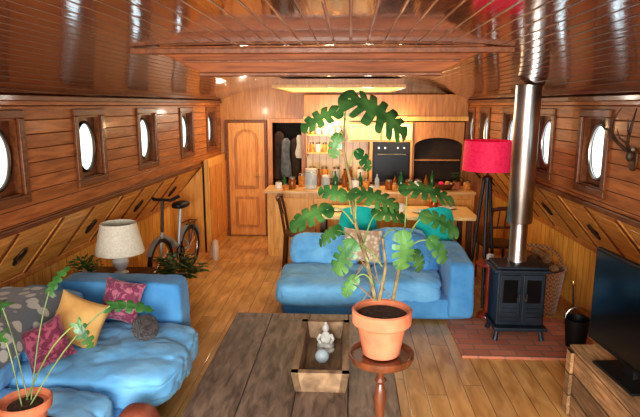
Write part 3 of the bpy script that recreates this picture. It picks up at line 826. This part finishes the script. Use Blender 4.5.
mk('cane',M().tube([W2(392,307,.02),W2(398,270,.03),W2(402,245,.02)],[.008,.007,.005],8),m_cane,mp)
mk('cane',M().tube([W2(378,307,-.03),W2(384,270,-.03),W2(380,240,-.02)],[.008,.006,.005],8),m_cane,mp)
for i in range(4):
    a=i*1.5
    mk('aerial_root',M().tube([W2(364+6*math.cos(a),258+3*i,.02*math.sin(a)),W2(362+14*math.cos(a*2),285,.05*math.sin(a)),W2(376+16*math.cos(a),308,.05*math.sin(a))],.002,5),m_cane,mp)
UPV=(0,-.7,.7)
SL5=(.26,.38,.50,.62,.74,.85)
S4=(.32,.47,.62,.78)
leaves=[
 ((340,118),(346,100,0),(.95,-.25,-.15),.23,(0,-.55,.85),.92,SL5),
 ((341,120),(332,112,.02),(-1,-.20,-.2),.14,UPV,.7,S4),
 ((340,140),(334,136,.05),(-.35,-.9,-.3),.08,UPV,.8,(.4,.6,.8)),
 ((345,165),(354,152,.04),(.7,-.7,-.1),.08,UPV,.75,(.4,.6,.8)),
 ((348,215),(340,196,-.05),(-.6,.3,-.2),.09,UPV,.85,(.4,.6,.8)),
 ((350,225),(322,211,-.1),(-1,-.14,-.2),.14,(0,-.5,.85),.85,S4),
 ((352,220),(352,193,-.05),(.9,.02,-.25),.155,(0,-.4,.9),.88,SL5),
 ((360,250),(374,214,.06),(.85,.1,.1),.12,(.1,-.5,.85),.85,S4),
 ((402,250),(404,188,.05),(.98,.06,-.05),.18,(0,-.42,.9),.78,SL5),
 ((402,250),(424,216,-.05),(.95,-.2,-.2),.13,(.1,-.5,.85),.85,S4),
 ((398,262),(430,242,-.05),(.7,-.7,-.1),.10,UPV,.8,(.4,.6,.8)),
 ((380,270),(348,248,-.10),(-.6,-.8,-.2),.12,(-.2,-.8,.5),.8,S4),
 ((380,240),(400,238,-.12),(.15,-1,-.25),.12,(.25,-.9,.35),.8,S4),
 ((366,265),(334,232,.08),(-.8,-.35,.1),.10,(0,-.6,.7),.8,S4),
 ((396,270),(414,256,.08),(.5,-.8,.1),.09,(.3,-.8,.4),.8,(.4,.6,.8)),
 ((372,290),(352,284,-.02),(-.6,-.7,-.2),.08,UPV,.75,(.4,.6,.8)),
]
for st,bs,d,L,up,asp,sl in leaves:
    a=W2(*st); b=W2(*bs)
    dd=Vector((d[0],d[2],d[1]))
    mk('petiole',M().tube(arc(a,b,.03),[.0035,.0033,.003,.003,.0027,.0027,.0025,.0025],6),m_stem,mp)
    lf=M(); monstera(lf,b,dd,up,L,.42,sl,.72,asp)
    mk('leaf',lf,m_leaf,mp,smooth=False)

qx,qy=-1.33,2.02
st=thing('plant_stool',(qx,qy,0),'small round wooden stool holding a plant','stool')
mk('seat',M().lathe([(.12,.62),(.125,.63),(.125,.65),(.12,.66),(.001,.66)],n=30),m_dkwood,st)
for i in range(3):
    a=i*2.09; mk('leg',M().tube([(.08*math.cos(a),.08*math.sin(a),.62),(.13*math.cos(a),.13*math.sin(a),0)],.013,8),m_dkwood,st)
sp_=thing('potted_philodendron',(qx,qy,.661),'split-leaf house plant in a small terracotta pot','potted plant')
mk('pot',M().lathe([(.065,0),(.085,.10),(.10,.105),(.105,.14),(.098,.145),(.088,.12)],n=36),m_terra,sp_)
mk('soil',M().lathe([(.088,.115),(.05,.125),(.001,.127)],n=20),m_soil,sp_)
for (x,y,z,dx,dy,dz,L,Wd) in [(-.12,.1,.50,-.6,.2,.1,.14,.045),(.32,.15,.50,1,.1,.1,.17,.035),(.22,.05,.46,.6,-.2,-.8,.12,.03),(-.06,0,.42,-.7,-.2,-.3,.12,.04),(.03,.2,.54,.3,.3,.8,.13,.03)]:
    mk('petiole',M().tube(arc((random.uniform(-.03,.03),random.uniform(-.03,.03),.12),(x,y,z),.05),.0032,6),m_stem,sp_)
    lf=M(); leaf(lf,(x,y,z),(dx,dy,dz),(0,-.6,.8),L,Wd,5,.45,.6,.32,.15)
    mk('leaf',lf,m_leaf2,sp_,smooth=False)
pf=mk('leather_pouf',M().rbox((0,0,.21),(.115,.115,.21),p=3,n=12),m_leather,loc=(-1.12,2.63,0),label='small round reddish brown leather pouf',cat='pouf')

# ---------------------------------------------------------------- table lamp group behind sofa
side=thing('side_table',(-2.08,4.62,0),'small dark wooden side table behind the sofa','side table')
mk('table_top',M().box(-.32,.26,-.28,.28,.47,.50),m_dkwood,side,smooth=False,bev=.004)
for a in (-.28,.22):
    for b in (-.24,.24): mk('leg',M().box(a-.02,a+.02,b-.02,b+.02,0,.47),m_dkwood,side,smooth=False)
tl=thing('table_lamp',(-2.05,4.68,.501),'table lamp with cream drum shade and ceramic base','table lamp')
mk('base',M().lathe([(.06,0),(.065,.015),(.03,.03),(.06,.07),(.075,.12),(.05,.18),(.02,.21),(.015,.26)],n=28),m_white,tl)
mk('lamp_shade',M().lathe([(.215,.20),(.155,.47),(.153,.47),(.213,.20)],n=40),m_cream,tl)
def fern(loc,label,n,R,mat,potmat,ph=.12):
    t=thing('potted_fern',loc,label,'potted plant')
    mk('pot',M().lathe([(.05,0),(.065,ph),(.07,ph),(.06,ph-.02)],n=24),potmat,t)
    m=M()
    for i in range(n):
        a=random.random()*6.28; e=random.uniform(.15,1.2); l=R*random.uniform(.7,1)
        b=Vector((0,0,ph)); d=Vector((math.cos(a)*math.cos(e),math.sin(a)*math.cos(e),math.sin(e)))
        for q in (.35,.6,.85):
            leaf(m,b+d*l*q,(d.x+random.uniform(-.5,.5),d.y+random.uniform(-.5,.5),d.z*.3),(0,0,1),l*.35,l*.09,2,.3,0)
    mk('foliage',m,mat,t,smooth=False)
fern((-2.20,4.34,.501),'bushy green fern on the side table',34,.17,m_leaf2,m_white)
fern((-1.76,5.44,0),'leafy pale plant in a pot on the floor',64,.30,m_leaf,m_white,.26)

# ---------------------------------------------------------------- bicycle
bk=thing('bicycle',(-2.04,6.2,0),'small folding bicycle leaning by the hull wall','bicycle',rot=(0,0.0,-.16))
for y in (-.36,.36):
    w=mk('wheel',M().torus((0,y,.27),.245,.026,n=36,k=8),m_tyre,bk)
    sp=M()
    for k in range(14):
        a=2*pi*k/14; sp.tube([(0,y,.27),(0,y+.235*math.cos(a),.27+.235*math.sin(a))],.0022,4)
    sp.torus((0,y,.27),.225,.008,n=36,k=6)
    mk('spokes',sp,m_steel,w)
f=M()
f.tube([(0,-.36,.27),(0,-.33,.52),(0,-.30,.60)],.018,8)
f.tube([(0,-.31,.56),(0,-.1,.46),(0,.06,.34)],.028,10)
f.tube([(0,.06,.26),(0,.17,.80)],.02,8)
f.tube([(0,.06,.28),(0,.36,.27)],.014,8)
f.tube([(0,.12,.52),(0,.36,.27)],.013,8)
mk('frame',f,m_bike,bk)
mk('handlebar',M().tube([(0,-.30,.60),(0,-.26,.95)],.018,8).tube([(-.18,-.20,1.0),(-.1,-.26,.96),(.1,-.26,.96),(.18,-.20,1.0)],.018,8),m_blk,bk)
mk('saddle',M().rbox((0,.18,.83),(.08,.14,.04),p=3,n=8),m_blk,bk)
mk('crank',M().torus((.03,.06,.27),.09,.008,n=24,k=6).box(.04,.12,-.02,.04,.12,.14),m_blk,bk)
mk('luggage_rack',M().tube([(-.05,.20,.58),(-.05,.50,.58),(.05,.50,.58),(.05,.20,.58)],.008,6).tube([(0,.36,.27),(.04,.46,.58)],.007,6).tube([(0,.36,.27),(-.04,.46,.58)],.007,6),m_blk,bk)
for y in (-.36,.36):
    g=M(); vs=[];fs=[]
    for k in range(13):
        a=pi*.1+pi*.75*k/12
        for x in (-.03,.03): vs.append((x,y+.285*math.cos(a),.27+.285*math.sin(a)))
    for k in range(12): fs.append((2*k,2*k+1,2*k+3,2*k+2))
    g.add(vs,fs); mk('mudguard',g,m_bike,bk)
du=M().tube([(0,0,0),(0,0,.08),(.02,-.02,.16),(.06,-.08,.20),(.08,-.16,.16),(.08,-.18,.08),(.08,-.18,0)],.045,12)
mk('duct_pipe',du,m_duct,loc=(-1.83,7.1,0),label='bent beige duct pipe on the floor by the cupboard',cat='pipe')

# ---------------------------------------------------------------- stove
mk('hearth',M().box(.92,2.08,4.18,5.0,0,.02),m_brick,label='worn red brick hearth slab under the stove',cat='hearth',smooth=False)
sv=thing('wood_stove',(1.455,4.64,.023),'black cast iron wood stove with glazed doors','stove')
mk('body',M().box(-.20,.20,-.14,.14,.13,.60),m_black,sv,smooth=False,bev=.012)
mk('top_plate',M().box(-.235,.235,-.175,.175,.60,.625).box(-.21,.21,-.15,.15,.625,.65),m_black,sv,smooth=False,bev=.008)
mk('ash_lip',M().box(-.22,.22,-.20,.15,.10,.13),m_black,sv,smooth=False,bev=.006)
for a in (-.17,.17):
    for b in (-.12,.11):
        mk('leg',M().tube([(a,b,.12),(a*1.08,b*1.1,.06),(a*1.15,b*1.2,0)],[.028,.018,.022],8),m_black,sv)
for a in (-1,1):
    x0,x1=sorted((a*.008,a*.185))
    d=mk('stove_door',M().box(x0,x1,-.158,-.14,.17,.58),m_black,sv,smooth=False,bev=.006)
    mk('door_glass',M().box(x0+.03,x1-.03,-.162,-.156,.34,.54),m_oven,d,smooth=False)
    for q in (.20,.24,.28): mk('moulding',M().box(x0+.03,x1-.03,-.166,-.158,q,q+.015),m_black,d,smooth=False)
    mk('handle',M().tube([(a*.03,-.16,.37),(a*.03,-.19,.37),(a*.03,-.19,.43)],.007,6),m_steel,d)
fp=thing('stove_pipe',(1.455,4.68,.675),'shiny steel stove flue pipe rising to ceiling','flue pipe')
zt=zc(1.455,4.68)-.675
mk('lower_pipe',M().lathe([(.078,0),(.078,.02),(.072,.03),(.072,.36)],n=32),m_steel,fp)
mk('upper_pipe',M().lathe([(.10,.34),(.103,.35),(.103,zt-.012)],n=36),m_steel,fp)
rl=thing('floor_lamp',(1.36,5.47,0),'tripod floor lamp with crimson drum shade','floor lamp')
for i in range(3):
    a=i*2*pi/3+.4
    mk('leg',M().tube([(.03*math.cos(a),.03*math.sin(a),1.30),(.16*math.cos(a),.16*math.sin(a),0)],[.018,.014],8),m_blk,rl)
mk('stem',M().lathe([(.05,1.27),(.05,1.30),(.012,1.32),(.012,1.45),(.03,1.5)],n=16),m_blk,rl)
mk('lamp_shade',M().lathe([(.245,1.37),(.235,1.66),(.233,1.66),(.243,1.37)],n=44),m_red,rl)
rt=thing('side_table',(1.325,5.08,0),'tiny round side table with reddish wooden leg','side table')
mk('table_top',M().lathe([(.12,.52),(.125,.53),(.12,.54),(.001,.54)],n=28),m_redwood,rt)
mk('pedestal',M().lathe([(.09,.0),(.08,.03),(.02,.06),(.018,.25),(.028,.35),(.018,.5),(.04,.52)],n=20),m_redwood,rt)
cu=thing('mug',(1.33,5.07,.541),'small white mug on the round side table','mug')
mk('body',M().lathe([(.03,0),(.035,.01),(.035,.08),(.03,.08),(.028,.02)],n=20),m_white,cu)
wb_=thing('log_basket',(1.82,5.34,0),'wide low woven wicker log basket with hoop handle','basket')
mk('body',M().lathe([(.24,0),(.27,.2),(.295,.42),(.31,.44),(.30,.45),(.28,.42),(.22,.03)],n=36),m_wick,wb_)
mk('handle',M().tube([(-.285*math.cos(pi*k/10),0,.43+.22*math.sin(pi*k/10)) for k in range(11)],.018,8),m_wick,wb_)
for i,(x,z) in enumerate([(-.15,.44),(.0,.45),(.15,.44),(-.07,.545),(.07,.555)]):
    mk('firewood_log',M().tube([(0,-.14,0),(0,.14,0)],.052,10),m_log,loc=(1.82+x,5.34,z),rot=(0,0,.04*i-.08),label='split firewood log in the wicker basket',cat='log',group='logs in the basket')
bu=thing('coal_bucket',(1.90,4.42,.021),'black metal fireside bucket with tools','bucket')
mk('body',M().lathe([(.075,0),(.10,.24),(.105,.245),(.095,.24),(.07,.02)],n=28),m_blk,bu)
mk('handle',M().tube([(-.10*math.cos(pi*k/10),0,.24+.10*math.sin(pi*k/10)) for k in range(11)],.005,6),m_steel,bu)
pk=thing('fire_poker',(1.89,4.44,.05),'thin metal fire poker standing in the bucket','fire tool',rot=(.05,-.1,0))
mk('rod',M().tube([(0,0,0),(0,0,.5)],.006,6),m_blk,pk); mk('handle',M().ell((0,0,.52),(.014,.014,.03)),m_brass,pk)

# ---------------------------------------------------------------- TV and crate
cr=thing('wooden_crate',(1.68,3.0,0),'rough weathered plank wooden crate used as stand','crate')
c=M()
for i in range(3):
    z=.01+i*.147; j=random.uniform(-.008,.008); e=random.uniform(0,.02)
    c.box(-.22+j,-.20+j,-.5,.45+e,z,z+.143).box(.20,.22,-.5,.45,z,z+.143).box(-.20,.20,.43+j,.45+j,z,z+.143).box(-.20,.20,-.5,-.48,z,z+.143)
for i in range(3):
    c.box(-.23+i*.155,-.08+i*.155,-.5-random.uniform(0,.02),.455+random.uniform(-.015,.02),.447,.465)
mk('boards',c,m_box,cr,smooth=False,bev=.004)
for y in (-.44,.37): mk('batten',M().box(-.250,-.230,y,y+.07,.01,.44),m_box,cr,smooth=False)
tv=thing('television',(1.60,3.0,.466),'black flat screen television on a crate','television',rot=(0,0,.10))
mk('body',M().box(.0,.035,-.50,.44,.06,.66),m_blk,tv,smooth=False,bev=.006)
mk('screen',M().box(-.004,0,-.48,.42,.08,.64),m_screen,tv,smooth=False)
mk('stand',M().box(-.10,.12,-.2,.2,0,.015).box(.0,.03,-.05,.05,.01,.09),m_blk,tv,smooth=False,bev=.004)
an=thing('mounted_antlers',(XR(3.50)-.004,3.50,1.72),'dark mounted antlers on wooden plaque','antlers',rot=(0,0,AR))
mk('plaque',M().rbox((-.012,0,-.05),(.010,.045,.075),p=3,n=8),m_dkwood,an)
mk('skull',M().ell((-.035,0,-.03),(.025,.02,.035)),m_horn,an)
for s_ in (-1,1):
    h=M()
    h.tube([(-.05,s_*.015,.0),(-.09,s_*.06,.05),(-.11,s_*.11,.11),(-.10,s_*.12,.19),(-.07,s_*.09,.26)],[.012,.011,.010,.007,.003],8)
    h.tube([(-.09,s_*.06,.05),(-.14,s_*.07,.08),(-.16,s_*.06,.14)],[.008,.006,.002],8)
    h.tube([(-.11,s_*.11,.11),(-.14,s_*.15,.14),(-.15,s_*.16,.20)],[.008,.006,.002],8)
    mk('antler',h,m_horn,an)

# ---------------------------------------------------------------- lights
def area(loc,rot,sx,sy,e,col):
    l=bpy.data.lights.new('area','AREA'); l.shape='RECTANGLE'; l.size=sx;l.size_y=sy;l.energy=e;l.color=col
    o=bpy.data.objects.new('daylight_fill',l); COL.objects.link(o); o.location=loc;o.rotation_euler=rot; return o  # unseen soft fill, added behind and above the camera
area((-.2,-1.3,1.30),(math.radians(74),0,0),3.4,1.0,150,(.94,.98,1))
area((-.2,.5,2.2),(0,0,0),2.4,.9,45,(.96,.98,1))
def pt(loc,e,col,r=.04):
    l=bpy.data.lights.new('bulb','POINT'); l.energy=e;l.color=col;l.shadow_soft_size=r
    o=bpy.data.objects.new('kitchen_fill_bulb',l); COL.objects.link(o); o.location=loc
pt((-.3,7.85,1.70),22,(1,.74,.38))
pt((.7,7.75,1.70),11,(1,.80,.50))
pt((-1.4,7.4,1.9),15,(1,.90,.70))
pt((.2,6.4,2.1),26,(1,.95,.84))  # unseen bulb added to brighten the cabin in front of the kitchen
pt((-.95,8.4,1.70),1.2,(1,.9,.8))
def spot(loc,tgt,e,ang,r,col):
    l=bpy.data.lights.new('spot','SPOT'); l.energy=e;l.color=col;l.spot_size=math.radians(ang);l.spot_blend=1;l.shadow_soft_size=r
    o=bpy.data.objects.new('fill_spot',l); COL.objects.link(o); o.location=loc  # unseen fill spot added behind the camera to brighten the central zone
    o.rotation_euler=(Vector(tgt)-Vector(loc)).to_track_quat('-Z','Y').to_euler()
spot((-.3,-.6,1.6),(-.1,6.5,.5),520,62,.5,(1,.99,.95))
w=bpy.data.worlds.new('world'); bpy.context.scene.world=w; w.use_nodes=True
bg=w.node_tree.nodes['Background']; bg.inputs[0].default_value=(.86,.93,1,1); bg.inputs[1].default_value=1.6

# ---------------------------------------------------------------- camera
cam=bpy.data.cameras.new('camera'); co=bpy.data.objects.new('camera',cam); COL.objects.link(co)
cam.sensor_width=36; cam.lens=36*550/640
p=math.atan(103.5/550); ps_=math.radians(3.07)
co.location=(0,0,2.0); co.rotation_euler=(pi/2-p,0,ps_)
bpy.context.scene.camera=co
try:
    bpy.context.scene.view_settings.view_transform='Standard'
except Exception: pass
try:
    bpy.context.scene.view_settings.look='Medium High Contrast'
except Exception: pass
